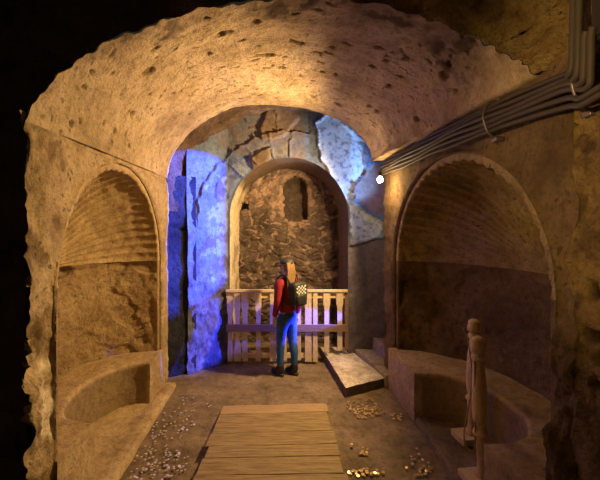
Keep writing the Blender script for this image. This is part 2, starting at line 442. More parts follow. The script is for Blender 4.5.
# ---------------------------------------------------------------- floor
P = []
nx, ny = 260, 300
for i in range(nx):
    x = -4.2 + 8.4 * i / (nx - 1)
    P.append([Vector((x, -1.5 + 9.0 * j / (ny - 1), 0)) for j in range(ny)])
def fd(p, i, j):
    d = .010 * fr(p, 1.3, 4) + .004 * fr(p, 8, 3)
    d += .012 * sm(1 - abs(p.y - 4.55 - .05 * math.sin(p.x * 3)) / .05) * sm((-.2 - p.x) / .3)
    return d - .012
struct(link('floor', grid_mesh('floor', P, fd, None), 'floor'))
# raised niche floors with a worn kerb lip
def niche_floor(name, xa, xb, y0, y1, h, bow, yfar):
    P = []; n, m = 60, 100; sg = 1 if xb > xa else -1
    for i in range(n + 3):
        row = []
        for j in range(m):
            t = j / (m - 1); y = lerp(y0, y1, t)
            xe = lerp(xa, yfar, t) + bow * math.sin(PI * t) + .012 * fr((0, y, 0), 5, 3)
            if i == 0: row.append(Vector((xe - sg * .005, y, -.03)))
            elif i == 1: row.append(Vector((xe, y, h * .6)))
            elif i == 2: row.append(Vector((xe + sg * .02, y, h)))
            else:
                q = (i - 2) / n; x = lerp(xe + sg * .02, xb, q); row.append(Vector((x, y, h - .018 * sm((q - .06) / .08))))
        P.append(row)
    struct(link(name, grid_mesh(name, P, lambda p, i, j: .006 * fr(p, 5, 4) if i > 1 else 0, None, flip=(sg < 0)), 'bench' if sg < 0 else 'floor'))
niche_floor('trim_1', -1.33, -2.6, 2.1, 4.5, .045, .0, -1.43)
niche_floor('trim_2', 1.30, 2.5, 2.0, 4.6, .06, .03, 1.32)

# ---------------------------------------------------------------- benches
def bench(name, Xf, yc, D, R, in_near, in_far, din, h, sgn, out, label, y_near, y_far):
    n = 90; rows = []
    for i in range(n + 1):
        ga = PI * i / n; c, s = math.cos(ga), math.sin(ga)
        yo = yc + R * c; xo = Xf(yo) + sgn * (D + .03) * s
        cen = (in_near + in_far) / 2; hr = (in_far - in_near) / 2
        yi = cen + hr * c; xi = Xf(yi) + sgn * din * (s ** .8 if s > 0 else 0)
        rows.append((Vector((xi, yi, 0)), Vector((xo, yo, 0))))
    # extend end blocks out to passage side
    P = []; bar = Vector((-sgn, 0, 0)) * out
    full = [(rows[0][0] + bar, rows[0][1] + bar)] + [(rows[0][0] + bar * (1 - k / 4), rows[0][1] + bar * (1 - k / 4)) for k in range(1, 4)] + rows + [(rows[-1][0] + bar * k / 4, rows[-1][1] + bar * k / 4) for k in range(1, 5)]
    for (a, b_) in full:
        row = []
        for k in range(12): row.append(Vector((a.x, a.y, h * k / 12 * .97 + .0)))
        for k in range(4):
            q = k / 3; d = (b_ - a).normalized(); row.append(a + d * (.03 * q) + Vector((0, 0, h * (.97 + .03 * math.sin(q * PI / 2)))))
        for k in range(1, 16): p = a.lerp(b_, .03 + .97 * k / 15); row.append(Vector((p.x, p.y, h)))
        P.append(row)
    nv = len(P[0])
    me = grid_mesh(name, P, lambda p, i, j: .012 * fr(p, 4, 5, 2) , {'face': lambda p, i, j: .85 if j < 12 and 4 < i < len(P) - 6 else 0}, flip=(sgn > 0))  # inner side darkened as painted shade
    bm = bmesh.new(); bm.from_mesh(me)
    for i in (0, len(P) - 1):                                   # end faces
        bm.verts.ensure_lookup_table()
        idx = [bm.verts[i * nv + j] for j in range(nv)]
        last = idx[-1].co; foot = bm.verts.new((last.x, last.y, 0)); 
        bm.faces.new(idx + [foot])
    lay = bm.verts.layers.float.get('face')
    bmesh.ops.recalc_face_normals(bm, faces=bm.faces)
    bm.to_mesh(me); bm.free()
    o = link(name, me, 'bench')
    for p in me.polygons:
        if len(p.vertices) > 4: p.use_smooth = False
    return tag(o, label, 'bench')
bench('masonry_bench', XL, 3.40, .82, 1.08, 2.79, 4.0, .44, .485, -1, .015, 'curved plastered stone bench inside the lit shell niche of the left wall', 0, 0)
bench('masonry_bench', XR, 3.19, .85, 1.235, 2.48, 3.66, .50, .515, 1, .07, 'curved stone bench inside the dark shell niche of the right wall, behind the turned posts', 0, 0)

# ---------------------------------------------------------------- zone behind the tunnel: middle wall with arch
CX, CZ, RA = .03, 2.2, .90
YM = 5.32
def ymid(x, z):
    y = YM
    if x < -.9: y = YM - (-.9 - x) * 1.02
    if x > .95: y = YM + .12 * sm((x - .95) / .3)
    return y
def inpoly(x, y, poly):
    c = False; n = len(poly); j = n - 1
    for i in range(n):
        xi, yi = poly[i]; xj, yj = poly[j]
        if (yi > y) != (yj > y) and x < (xj - xi) * (y - yi) / (yj - yi) + xi: c = not c
        j = i
    return c
def uvp(lst): return [((u - U0) * YM / F, H - (v - V0) * YM / F) for u, v in lst]
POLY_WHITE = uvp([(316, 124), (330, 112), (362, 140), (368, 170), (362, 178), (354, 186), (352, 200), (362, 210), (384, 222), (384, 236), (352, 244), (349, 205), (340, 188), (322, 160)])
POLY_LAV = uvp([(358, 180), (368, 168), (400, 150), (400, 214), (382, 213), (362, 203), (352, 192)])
POLY_BR = [uvp([(258, 128), (268, 105), (290, 100), (300, 118), (284, 138), (262, 142)]), uvp([(250, 158), (262, 150), (272, 146), (268, 166), (252, 172)])]
def ringd(x, z):
    if z > CZ: return math.hypot(x - CX, z - CZ)
    return abs(x - CX)
def dist_poly(x, y, poly):
    d = 9
    for i in range(len(poly)):
        ax, ay = poly[i]; bx, by = poly[(i + 1) % len(poly)]
        t = clamp(((x - ax) * (bx - ax) + (y - ay) * (by - ay)) / ((bx - ax) ** 2 + (by - ay) ** 2 + 1e-9))
        d = min(d, math.hypot(x - ax - t * (bx - ax), y - ay - t * (by - ay)))
    return d if inpoly(x, y, poly) else -d
def jit(x, z): return x + .03 * noise.noise(Vector((x * 9, z * 9, 1))) + .012 * noise.noise(Vector((x * 30, z * 30, 1))), z + .03 * noise.noise(Vector((x * 9, z * 9, 7))) + .012 * noise.noise(Vector((x * 30, z * 30, 7)))
def m_info(p):
    x, z = jit(p.x, p.z)
    r = ringd(x, z); w = dist_poly(x, z, POLY_WHITE); l = dist_poly(x, z, POLY_LAV)
    br = max(dist_poly(x, z, q) for q in POLY_BR)
    return x, z, r, w, l, br
cache = {}
def info(p):
    k = (round(p.x, 4), round(p.z, 4))
    if k not in cache: cache[k] = m_info(p)
    return cache[k]
pts = []
nb = 110
XA, XB, ZT = -1.37, 2.6, 4.3
for k in range(nb): z = CZ * k / nb; pts.append(((CX - RA, z), (XA, z)))
angs = [PI * k / 200 for k in range(201)] + [math.atan2(ZT - CZ, XA - CX), math.atan2(ZT - CZ, XB - CX)]
for a in sorted(angs, reverse=True):
    c, s = math.cos(a), math.sin(a); ts = []
    if s > 1e-6: ts.append((ZT - CZ) / s)
    if c > 1e-6: ts.append((XB - CX) / c)
    if c < -1e-6: ts.append((XA - CX) / c)
    t = min(ts); pts.append(((CX + RA * c, CZ + RA * s), (CX + t * c, CZ + t * s)))
for k in range(nb - 1, -1, -1): z = CZ * k / nb; pts.append(((CX + RA, z), (XB, z)))
P = []
for a, b_ in pts:
    row = []
    for k in range(96):
        t = (k / 95) ** 1.15; x = lerp(a[0], b_[0], t); z = lerp(a[1], b_[1], t); row.append(Vector((x, ymid(x, z), z)))
    P.append(row)
def mdisp(p, i, j):
    x, z, r, w, l, br = info(p)
    left = p.x < .35
    d = .014 * fr(p, 3, 5) 
    if left: d += (.03 * sm((r - 1.29) / .02) - .02 * sm(1 - abs(r - 1.295) / .015)) * sm((p.z - 1.9) / .5)
    if w > -.04 and w < .0: d -= .05 * sm((w + .04) / .02)
    d += .02 * sm(w / .015) + .03 * sm(l / .015)
    d -= .05 * sm(br / .02)
    if p.z > 2.5 and r < 1.75:
        an = math.degrees(math.atan2(z - CZ, x - CX))
        for a_ in ((88, 104, 121, 139) if r < 1.29 else (97, 113, 131)):
            d -= .035 * sm(1 - abs(an - a_) * .0175 * r / .016)
    # oval cast shadow on the left pier, shaped as a shallow hollow
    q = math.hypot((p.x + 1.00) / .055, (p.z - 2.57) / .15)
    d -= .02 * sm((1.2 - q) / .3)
    d += .04 * fr(p, 4.5, 5, 3) * sm((1.75 - p.z) / .6) * (1 if left else .4)
    return d * sm(j / 2 + .2)
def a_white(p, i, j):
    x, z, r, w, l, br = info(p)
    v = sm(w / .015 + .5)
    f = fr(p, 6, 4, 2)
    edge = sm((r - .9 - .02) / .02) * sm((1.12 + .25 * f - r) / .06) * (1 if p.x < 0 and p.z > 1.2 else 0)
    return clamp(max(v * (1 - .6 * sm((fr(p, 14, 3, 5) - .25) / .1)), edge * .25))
def a_brown(p, i, j):
    x, z, r, w, l, br = info(p)
    v = sm(br / .02 + .3)
    if w < 0 and w > -.035 and p.x < .9: v = max(v, .9)
    u = U0 + F * p.x / YM; 
    st = sm((p.x + 1.15) / .25) * sm((.32 - p.x) / .1) * sm((p.z - 2.95 + .2 * p.x) / .1) * (.6 + .35 * sm(fr(p, 5, 3, 8) / .2))
    return clamp(max(v, st * .75))
def a_bare_shadow(p, i, j):
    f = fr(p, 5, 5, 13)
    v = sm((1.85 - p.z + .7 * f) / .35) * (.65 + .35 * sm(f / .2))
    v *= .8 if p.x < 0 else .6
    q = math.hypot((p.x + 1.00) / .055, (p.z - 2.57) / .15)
    v = max(v, sm((1.15 - q) / .2) * .8)  # oval shadow painted in the bare-stone colour
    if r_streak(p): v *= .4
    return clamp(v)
def r_streak(p): return fr(p, 11, 4, 20) > .28
def a_lav(p, i, j):
    x, z, r, w, l, br = info(p)
    return clamp(max(sm(l / .015 + .5), sm((p.x - .93) / .03) * sm((1.9 - p.z) / .1) * .7))
me = grid_mesh('wall_middle', P, mdisp, {'white': a_white, 'brown': a_brown, 'bare': a_bare_shadow, 'lav': a_lav}, flip=True)
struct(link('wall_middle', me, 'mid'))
# cream reveal of that arch, running back to the rubble wall
YB = 6.25
P = []
for a, _ in pts:
    row = []
    for k in range(24):
        t = k / 23; x = lerp(a[0], CX + (a[0] - CX) * .975, t); z = a[1] if a[1] <= CZ else CZ + (a[1] - CZ) * lerp(1, .975, t)
        row.append(Vector((x, lerp(ymid(a[0], z) + .01, YB + .1, t), z)))
    P.append(row)
me = grid_mesh('wall_middle_reveal', P, lambda p, i, j: .012 * fr(p, 4, 5, 4) * sm(j / 2), {'bare': lambda p, i, j: clamp(sm((fr(p, 3, 4) - .1) / .2) * .5 + sm((p.z - 2.55) / .25) + sm((p.x - .1) / .3))})
struct(link('wall_middle_reveal', me, 'reveal'))
# rubble back wall with a small arched recess
P = []; nx, nz = 230, 320
def recess(x, z):
    cx, w, z0, z1 = .145, .24, 2.17, 2.70
    if z < z1: q = max(abs(x - cx) / w, 0) ; inside = q < 1 and z > z0
    else: inside = ((x - cx) / w) ** 2 + ((z - z1) / .25) ** 2 < 1
    return inside
def sock(x, z): return -.88 < x < -.68 and 2.36 < z < 2.47
for i in range(nx):
    x = -1.3 + 2.6 * i / (nx - 1); row = []
    for j in range(nz):
        z = -.02 + 3.5 * j / (nz - 1)
        y = YB + (.28 if recess(x, z) else 0) + (.18 if sock(x, z) else 0)
        row.append(Vector((x, y, z)))
    P.append(row)
def rub(p):
    # irregular courses of rubble: cell distance in warped space
    q = Vector((p.x * 4.2 + .8 * fr(p, 1.5, 3), 0, p.z * 7.5 + .9 * fr(p, 1.7, 3, 5)))
    d, pt = noise.voronoi(q, distance_metric='DISTANCE', exponent=2.5)
    return d[1] - d[0], noise.cell(q * 1.0)
def rd(p, i, j):
    if recess(p.x, p.z) or sock(p.x, p.z): return .01 * fr(p, 5, 3)
    e, c = rub(p)
    ln = sm(e / .22)
    return .05 * ln * (.4 + .6 * abs(fr(p, 2.5, 2, 3))) + .05 * fr(p, 2.2, 5) + .02 * fr(p, 10, 3)
def mort(p, i, j):
    if recess(p.x, p.z) or sock(p.x, p.z): return 0
    e, c = rub(p); f = fr(p, 7, 4, 6)
    hi = sm((p.z - 2.35 + .5 * fr(p, 2, 3)) / .5)
    v = sm((.16 - e) / .1) * sm((f + .02) / .15) * .7 + hi * (.35 + .5 * sm(f / .3))
    q = math.hypot((p.x - .145) / .30, (p.z - 2.55) / .48)
    v = max(v, sm((1.15 - q + .2 * f) / .2) * .75)
    return clamp(v)
struct(link('wall_back', grid_mesh('wall_back', P, rd, {'mortar': mort}, flip=False), 'rubble'))
# dark tuff vault between tunnel and middle wall
P = []
for i in range(200):
    th = .33 + (PI - .08) * i / 199; row = []
    for j in range(50):
        t = j / 49; Y = Y1 - .02 + .75 * t; p = vault_pt(clamp(th, 0, PI), Y1); c = Vector((-.2, 0, 2.5))
        p.y = 0; d = (p - c); tt = clamp(t * (1 + 1.6 * sm((th - 1.6) / 1.2))); tc_ = clamp(th, 0, PI); q = Vector((.15 + 1.57 * math.cos(tc_), 0, 2.70 + 1.15 * math.sin(tc_))); p = (c + d * 1.02).lerp(q, tt)
        if th < 0: p = p + Vector((1.2 * (-th / .25), 0, 0))
        if th > PI: p.z -= (th - PI) * 1.8; p.x += (th - PI) * .1
        p.y = Y; row.append(p)
    P.append(row)
def blocks(p):
    a = math.atan2(p.z - 2.6, p.x + .2); return sm(abs(((a * 4.2) % 1) - .5) / .5 * 6)
struct(link('trim_3', grid_mesh('trim_3', P, lambda p, i, j: .03 * fr(p, 5, 5, 2) , None, flip=False), 'gap'))
# left recess
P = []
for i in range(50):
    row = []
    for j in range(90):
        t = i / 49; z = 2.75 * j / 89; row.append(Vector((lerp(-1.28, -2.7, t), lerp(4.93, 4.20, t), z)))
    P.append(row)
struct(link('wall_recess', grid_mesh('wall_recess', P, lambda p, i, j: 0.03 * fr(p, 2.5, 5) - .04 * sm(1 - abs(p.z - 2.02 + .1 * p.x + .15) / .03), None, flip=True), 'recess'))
# stairs going up to the right behind the right wall
st = thing('staircase', 'worn stone steps climbing to the right behind the lamp pillar', 'stairs', (1.2, 4.9, 0))
for k in range(6):
    bm = bmesh.new(); x0 = -.07 + .27 * k
    vs = box(bm, (0, 0, 0), (1.9 - .27 * k, .60, .17), None, .012)
    bmesh.ops.translate(bm, verts=bm.verts, vec=((x0 + (1.9 - .27 * k) / 2), .18, .085 + .17 * k))
    bmesh.ops.subdivide_edges(bm, edges=[e for e in bm.edges if e.calc_length() > .2], cuts=8, use_grid_fill=True)
    for v in bm.verts:
        n = fr((v.co.x, v.co.y, v.co.z + k), 5, 4) * .012; v.co.z += n if v.co.z > .05 + .17 * k else 0; v.co.x += n
        if v.co.x < x0 + .2: v.co.x += (.10 - v.co.y) * .23      # skewed front edge
    link('step', bm_mesh('step', bm), 'step', st, smooth=False)

bm = bmesh.new()
fo = [(1.25, 4.42), (1.33, 4.42), (1.33, 4.77), (1.18, 4.77)]
b0 = [bm.verts.new((x - 1.2, y - 4.9, 0)) for x, y in fo]; t0 = [bm.verts.new((x - 1.2, y - 4.9, .165)) for x, y in fo]
bm.faces.new(b0); bm.faces.new(t0)
for k in range(4): bm.faces.new((b0[k], b0[(k + 1) % 4], t0[(k + 1) % 4], t0[k]))
bmesh.ops.bevel(bm, geom=bm.edges[:], offset=.01, segments=2, affect='EDGES')
link('step', bm_mesh('step', bm), 'step', st, smooth=False)
# stone slab leaning on the floor in front of the fence
bm = bmesh.new()
top = [onz(320, 346, .12), onz(346, 346, .12), onz(386, 377, .12), onz(346, 387, .12)]
n = 24; vt = []; vb = []
for i in range(n + 1):
    rt = []; rb = []
    for j in range(n + 1):
        a = top[0].lerp(top[1], i / n); b_ = top[3].lerp(top[2], i / n); p = a.lerp(b_, j / n)
        e = min(i, n - i, j, n - j)
        k = .01 * noise.noise(Vector((p.x * 9, p.y * 9, 0)))
        rt.append(bm.verts.new((p.x + k, p.y + k, p.z + .008 * fr(p, 6, 3) - (.012 if e == 0 else 0))))
        rb.append(bm.verts.new((p.x + k, p.y + k, .0)))
    vt.append(rt); vb.append(rb)
for i in range(n):
    for j in range(n):
        bm.faces.new((vt[i][j], vt[i + 1][j], vt[i + 1][j + 1], vt[i][j + 1])); bm.faces.new((vb[i][j], vb[i][j + 1], vb[i + 1][j + 1], vb[i + 1][j]))
for k in range(n):
    for (a, b_, c, d) in ((vt[k][0], vt[k + 1][0], vb[k + 1][0], vb[k][0]), (vt[k][n], vt[k + 1][n], vb[k + 1][n], vb[k][n]),
                          (vt[0][k], vt[0][k + 1], vb[0][k + 1], vb[0][k]), (vt[n][k], vt[n][k + 1], vb[n][k + 1], vb[n][k])): bm.faces.new((a, b_, c, d))
me = bm_mesh('stone_slab', bm)
fa = me.attributes.new('face', 'FLOAT', 'POINT')
for i, v in enumerate(me.vertices): fa.data[i].value = 0.0
sl = tag(link('stone_slab', me, 'slab', smooth=False), 'pale weathered rectangular stone slab lying flat on the floor beside the steps', 'slab')
me.materials.append(M['slab_side'])
for p in me.polygons:
    if abs(p.normal.z) < .6: p.material_index = 1

# ---------------------------------------------------------------- plank ramp
rv = [(404, 223, 325.5), (412.5, 217.5, 328.5), (431.5, 210, 334.5), (444.5, 205, 338), (456.5, 200, 342), (474, 193, 347), (492, 187, 351), (512, 180, 355), (534, 172, 360), (560, 163, 366)]
zr = [.05 + .016 * k for k in range(len(rv))]
rows = []
for (v, ul, ur), z in zip(rv, zr):
    Y = F * (H - z) / (v - V0); rows.append((Y, z))
xl0, xr0 = -.705, .435
ramp_t = thing('plank_ramp', 'low wooden plank ramp lying on the passage floor in the foreground', 'ramp', (0, 3.0, 0))
for k in range(len(rows) - 1):
    (ya, za), (yb, zb) = rows[k], rows[k + 1]
    bm = bmesh.new(); g = .006
    xa = xl0 + random.uniform(-.02, .02) * (k > 0) + (.0 if k != 1 else -.02); xb = xr0 + random.uniform(-.012, .012) + .004 * k
    L = xb - xa; nx_ = 24; ring = []
    sk = .06 - .008 * k                                # planks run a little askew
    prof = [(-.5, -.024), (.5, -.024), (.5, -.005), (.485, 0), (-.485, 0), (-.5, -.005)]
    for i in range(nx_ + 1):
        x = lerp(xa, xb, i / nx_); ym = (ya + yb) / 2 + sk * (x / 1.1) ; w = (ya - yb) - g; zm = (za + zb) / 2 + .004 * noise.noise(Vector((x * 3, k * 7, 0)))
        jn = .005 * noise.noise(Vector((x * 7, k * 3.3, 4)))
        ring.append([bm.verts.new((x, ym + a * w + jn * (1 if a > 0 else -1) - 3.0, zm + b_ + (zb - za) * (-a) * .9)) for a, b_ in prof])
    for a, b_ in zip(ring, ring[1:]):
        for q in range(6): bm.faces.new((a[q], a[(q + 1) % 6], b_[(q + 1) % 6], b_[q]))
    bm.faces.new(ring[0]); bm.faces.new(ring[-1])
    link('plank', bm_mesh('plank', bm), 'plank_light' if k in (0,) else 'plank', ramp_t, smooth=False)
for x in (-.60, -.14, .34):
    bm = bmesh.new(); y0, z0 = rows[0]; y1, z1 = rows[-1]
    v = [(x - .03, y0 - .06 - 3, 0), (x + .03, y0 - .06 - 3, 0), (x + .03, y1 + .05 - 3, 0), (x - .03, y1 + .05 - 3, 0)]
    vb = [bm.verts.new(q) for q in v]; vt = [bm.verts.new((q[0], q[1], (z0 if i < 2 else z1) - .030)) for i, q in enumerate(v)]
    bm.faces.new(vb); bm.faces.new(vt)
    for i in range(4): bm.faces.new((vb[i], vb[(i + 1) % 4], vt[(i + 1) % 4], vt[i]))
    link('bearer', bm_mesh('bearer', bm), 'underwood', ramp_t, smooth=False)

# ---------------------------------------------------------------- fence
YF = 5.24
fe = thing('picket_fence', 'low cream-painted wooden picket fence closing the far arch behind the person', 'fence', (0, YF, 0))
def fx(u): return (u - U0) * YF / F
def fz(v): return H - (v - V0) * YF / F
pick = [(227.5, 233, 1, 297, 361), (234.8, 240, 2, 292, 361), (242, 248, 1, 292, 361), (255.5, 261, 1, 292, 361), (270, 276, 0, 292, 361), (282, 287, 1, 292, 360), (297, 301, 0, 292, 360),
        (305, 311.5, 0, 292, 361.5), (313, 317.5, 0, 292, 361.5), (324, 329.5, 3, 293, 352), (337, 342.5, 3, 293, 350)]
for (a, b_, kind, vt_, vb_) in pick:
    xa, xb = fx(a), fx(b_); w = xb - xa; c = (xa + xb) / 2; ztp, zbt = fz(vt_), max(.01, fz(vb_))
    if kind == 0: pr = [(1, 0), (1, 1)]
    elif kind == 1: pr = [(.9, 0), (.95, .1), (.8, .3), (.8, .72), (1.15, .78), (1.15, 1)]
    elif kind == 2: pr = [(1.35, 0), (1.4, .16), (1.1, .22), (.8, .30), (.85, .72), (1.15, .78), (1.15, 1)]
    else: pr = [(.9, 0), (.85, .70), (.95, .76), (1.25, .82), (1.25, 1)]
    bm = bmesh.new(); fr_ = []; bk = []
    for q, t in pr:
        z = lerp(zbt, ztp, t)
        for s_ in (-1, 1): pass
        fr_.append((c + w * q / 2, z)); bk.append((c - w * q / 2, z))
    outl = fr_ + bk[::-1]
    f1 = [bm.verts.new((x, -.012, z)) for x, z in outl]; f2 = [bm.verts.new((x, .012, z)) for x, z in outl]
    m_ = len(pr)
    for vv in (f1, f2):
        for k in range(m_ - 1): bm.faces.new((vv[k], vv[k + 1], vv[2 * m_ - 2 - k], vv[2 * m_ - 1 - k]))
    for k in range(2 * m_): bm.faces.new((f1[k], f1[(k + 1) % (2 * m_)], f2[(k + 1) % (2 * m_)], f2[k]))
    link('picket', bm_mesh('picket', bm), 'picket', fe, smooth=False)
def board(name, u1, u2, v1, v2, y, th, mat):
    bm = bmesh.new(); box(bm, ((fx(u1) + fx(u2)) / 2, y, (fz(v1) + fz(v2)) / 2), (fx(u2) - fx(u1), th, fz(v1) - fz(v2)), None, .003)
    return link(name, bm_mesh(name, bm), mat, fe, smooth=False)
board('top_cap', 226, 347.5, 289.6, 292, -.0, .05, 'picket')
board('top_rail', 226, 346, 293, 298.5, .028, .03, 'picket')
board('middle_rail', 226.5, 346, 324, 331, -.03, .03, 'rail')
board('middle_rail', 252, 276, 331, 334.5, .03, .03, 'rail')
board('bottom_rail', 228, 318, 353.5, 358.5, .028, .03, 'picket')
board('post', 345, 348.5, 292, 350, .03, .05, 'rail')

# ---------------------------------------------------------------- turned posts and rope
def post(name, x, y, zb, h, label, tilt):
    t = thing(name, label, 'post', (x, y, zb))
    bm = bmesh.new(); box(bm, (-.02, 0, .03), (.24, .20, .06), Matrix.Rotation(.12, 3, 'Z'), .006)
    link('plinth', bm_mesh('plinth', bm), 'post', t, smooth=False)
    T = Matrix.Translation((0, 0, .055)) @ Matrix.Rotation(tilt, 4, 'Y')
    bm = bmesh.new(); hh = h - .055
    pr = [(.050, 0), (.054, .02), (.044, .04), (.034, .06), (.030, .12), (.036, .22), (.042, .27), (.034, .285), (.054, .298), (.057, .312), (.050, .328), (.034, .342), (.046, .38), (.055, .44), (.057, .52), (.052, .64), (.045, .74), (.040, .80), (.034, .825), (.050, .84), (.053, .855), (.046, .87), (.036, .885)]
    lathe(bm, [(r, z * hh) for r, z in pr], 24, T)
    link('shaft', bm_mesh('shaft', bm), 'post', t)
    bm = bmesh.new()
    pr = [(.038, .875), (.040, .89), (.058, .90), (.060, .93), (.050, .955), (.054, .97), (.048, .985), (.025, 1.0)]
    lathe(bm, [(r, z * hh) for r, z in pr], 24, T); link('finial', bm_mesh('finial', bm), 'post', t)
    return t
p1 = onz(471, 437, .07); p2 = onz(482, 480, .07)
post('turned_post', p1.x, p1.y, .045, 1.13, 'turned wooden post on a square plinth, the farther of two in the right niche', .03)
post('turned_post', p2.x, p2.y, .045, 1.14, 'turned wooden post at the front of the right niche, the nearer of two', -.03)
bm = bmesh.new()
a = p1 + Vector((-.03, -.055, .98)); b_ = p2 + Vector((-.045, -.05, .95))
pt = smooth_path([p1 + Vector((-.06, 0, 1.03)), p1 + Vector((-.085, -.03, 1.0)), p1 + Vector((-.06, -.06, .93)), p1.lerp(p2, .45) + Vector((-.03, 0, .62)), p2 + Vector((-.10, .08, .30)), p2 + Vector((-.075, .0, .22)), p2 + Vector((-.058, -.01, .35)), p2 + Vector((-.068, -.02, .93))], 8)
tube(bm, pt, .006, 8)
tag(link('rope', bm_mesh('rope', bm), 'rope'), 'thin cord hanging between the two turned posts', 'rope')

# ---------------------------------------------------------------- conduits along the right springing
def CZT(Y): return 2.93 - .11 * sm((3.2 - Y) / 2.2)
names = ['uppermost, hugging the vault', 'second from the top', 'third from the top', 'fourth from the top', 'fifth from the top', 'lowest of the bundle']
for k in range(6):
    dz = .022 + k * .034
    bm = bmesh.new(); ctrl = []
    for q in range(9):
        t = q / 8; Y = lerp(4.72, 1.80, t); wob = .008 * math.sin(q * 2.1 + k * 1.3)
        ctrl.append(Vector((XR(Y) - .055 - .035 * (1 - abs(k - 2.5) / 3) , Y, CZT(Y) - dz - .015 * math.sin(t * PI) + wob)))
    bx = .035 * k
    if k < 4:
        yv = 1.69 - bx
        ctrl += [Vector((1.385, yv + .03, 2.80 - dz)), Vector((1.375, yv, 2.83 - dz * .6)), Vector((1.37, yv - .01, 2.90)), Vector((1.37, yv - .02, 3.22 if k < 2 else 2.93))]
    else:
        ctrl += [Vector((1.385, 1.65, 2.80 - dz)), Vector((1.375, 1.5, 2.81 - dz)), Vector((1.39, 1.2, 2.83 - dz)), Vector((1.45, .6, 2.86 - dz))]
    tube(bm, smooth_path(ctrl, 6), .0155, 10)
    tag(link('conduit', bm_mesh('conduit', bm), 'conduit'), 'grey electrical conduit under the vault on the right wall, ' + names[k], 'conduit', None)
for (Y, lab) in ((2.42, 'metal clamp holding the conduits midway along the right wall'), (1.72, 'metal clamp holding the conduits near the dark box, where they bend')):
    bm = bmesh.new(); x = XR(Y); zc = CZT(Y) - .02
    tube(bm, smooth_path([(x + .01, Y, zc + .025), (x - .07, Y, zc + .02), (x - .118, Y - .01, zc - .085), (x - .07, Y - .01, zc - .205), (x + .01, Y, zc - .22)], 6), .007, 8)
    box(bm, (x - .0, Y, zc + .04), (.05, .05, .03), None, .005); box(bm, (x - .01, Y, zc - .235), (.06, .05, .03), None, .005)
    tag(link('clamp', bm_mesh('clamp', bm), 'clamp'), lab, 'clamp')
jb = thing('junction_box', 'dark electrical box at the top right where the conduits end', 'junction box', (1.45, 1.49, 2.87))
bm = bmesh.new(); box(bm, (0, 0, .16), (.12, .22, .32), None, .012); link('case', bm_mesh('case', bm), 'box', jb, False)
bm = bmesh.new(); box(bm, (-.065, 0, .16), (.012, .19, .28), None, .004); link('cover', bm_mesh('cover', bm), 'box', jb, False)

# ---------------------------------------------------------------- lamp
BP = at(380, 180, 4.30)
lt = thing('wall_lamp', 'small bare glowing lamp on the edge of the right pillar', 'lamp', (BP.x, BP.y, BP.z))
bm = bmesh.new(); bmesh.ops.create_uvsphere(bm, u_segments=16, v_segments=12, radius=.035)
for v in bm.verts:
    if v.co.z > 0: v.co.z *= 1.35
bo = link('bulb', bm_mesh('bulb', bm), 'bulb', lt); bo.visible_shadow = True
bm = bmesh.new(); lathe(bm, [(.018, .045), (.020, .05), (.022, .09), (.012, .10)], 14); tube(bm, smooth_path([(0, 0, .10), (.03, 0, .14), (.10, .02, .17), (.22, .02, .16)], 5), .006, 8)
link('socket', bm_mesh('socket', bm), 'socket', lt)

# ---------------------------------------------------------------- coins
def coin_mesh(nm, r, th=.0022):
    bm = bmesh.new(); lathe(bm, [(r * .96, 0), (r, th * .3), (r, th * .8), (r * .93, th), (r * .90, th * .8)], 14); return bm_mesh(nm, bm)
cg = coin_mesh('coin', .0125); cs = coin_mesh('coin', .0115)
cg.materials.append(M['coin_gold']); cs.materials.append(M['coin_silver'])
def coins(me, cl, n, label, group, big=1.0):
    first = None; done = 0; used = []
    tot = sum(c[4] for c in cl)
    for (cu, cv, ru, rv_, wgt) in cl:
        for _ in range(int(round(n * wgt / tot))):
            for tr in range(20):
                a = random.uniform(0, 2 * PI); q = math.sqrt(random.random())
                u = cu + ru * q * math.cos(a); v = cv + rv_ * q * math.sin(a); p = onz(u, v, 0)
                if not (-1.36 < p.x < 1.27) or (-.74 < p.x < .47 and p.y < 3.95): continue
                if any((p - w).length < .016 for w in used): continue
                break
            else: continue
            used.append(p); s_ = random.uniform(.75, 1.15) * big
            if first is None: o = bpy.data.objects.new('coin', me); first = o
            else: o = first.copy()
            COL.objects.link(o)
            o.location = (p.x, p.y, .004 + .006 * random.random()); o.scale = (s_, s_, 1.0)
            o.rotation_euler = (random.uniform(-.22, .22), random.uniform(-.22, .22), random.uniform(0, 6))
            tag(o, label, 'coin', group)
coins(cs, [(175, 425, 22, 14, 40), (150, 447, 22, 22, 50), (190, 405, 16, 8, 12), (175, 462, 14, 12, 30), (150, 475, 22, 8, 25), (206, 407, 6, 3, 3)], 150,
      'small silvery coin scattered on the earth floor left of the plank ramp', 'coins scattered left of the ramp', .95)
coins(cg, [(362, 406, 16, 9, 50), (366, 413, 12, 6, 25), (377, 412, 8, 4, 12), (396, 418, 6, 6, 10)], 100,
      'small gold-coloured coin in the heap near the stone slab', 'coins heaped near the slab', 1.05)
coins(cg, [(364, 452, 6, 4, 9), (356, 446, 5, 3, 2), (366, 473, 18, 4, 26), (420, 468, 14, 8, 20), (415, 455, 8, 6, 6)], 56,
      'gold-coloured coin on the floor right of the near planks', 'coins right of the near planks', 1.15)

# ---------------------------------------------------------------- person
FP = onz(287, 374, 0)
pe = thing('person', 'person in red jacket and blue jeans standing at the fence, facing away to the left', 'person', (FP.x, FP.y, .0), 0)
PZ = math.radians(-52)             # local -Y is forward; forward turns towards -X and away
pe.rotation_euler = (0, 0, math.radians(-138)); pe.scale = (.97, .97, .97)
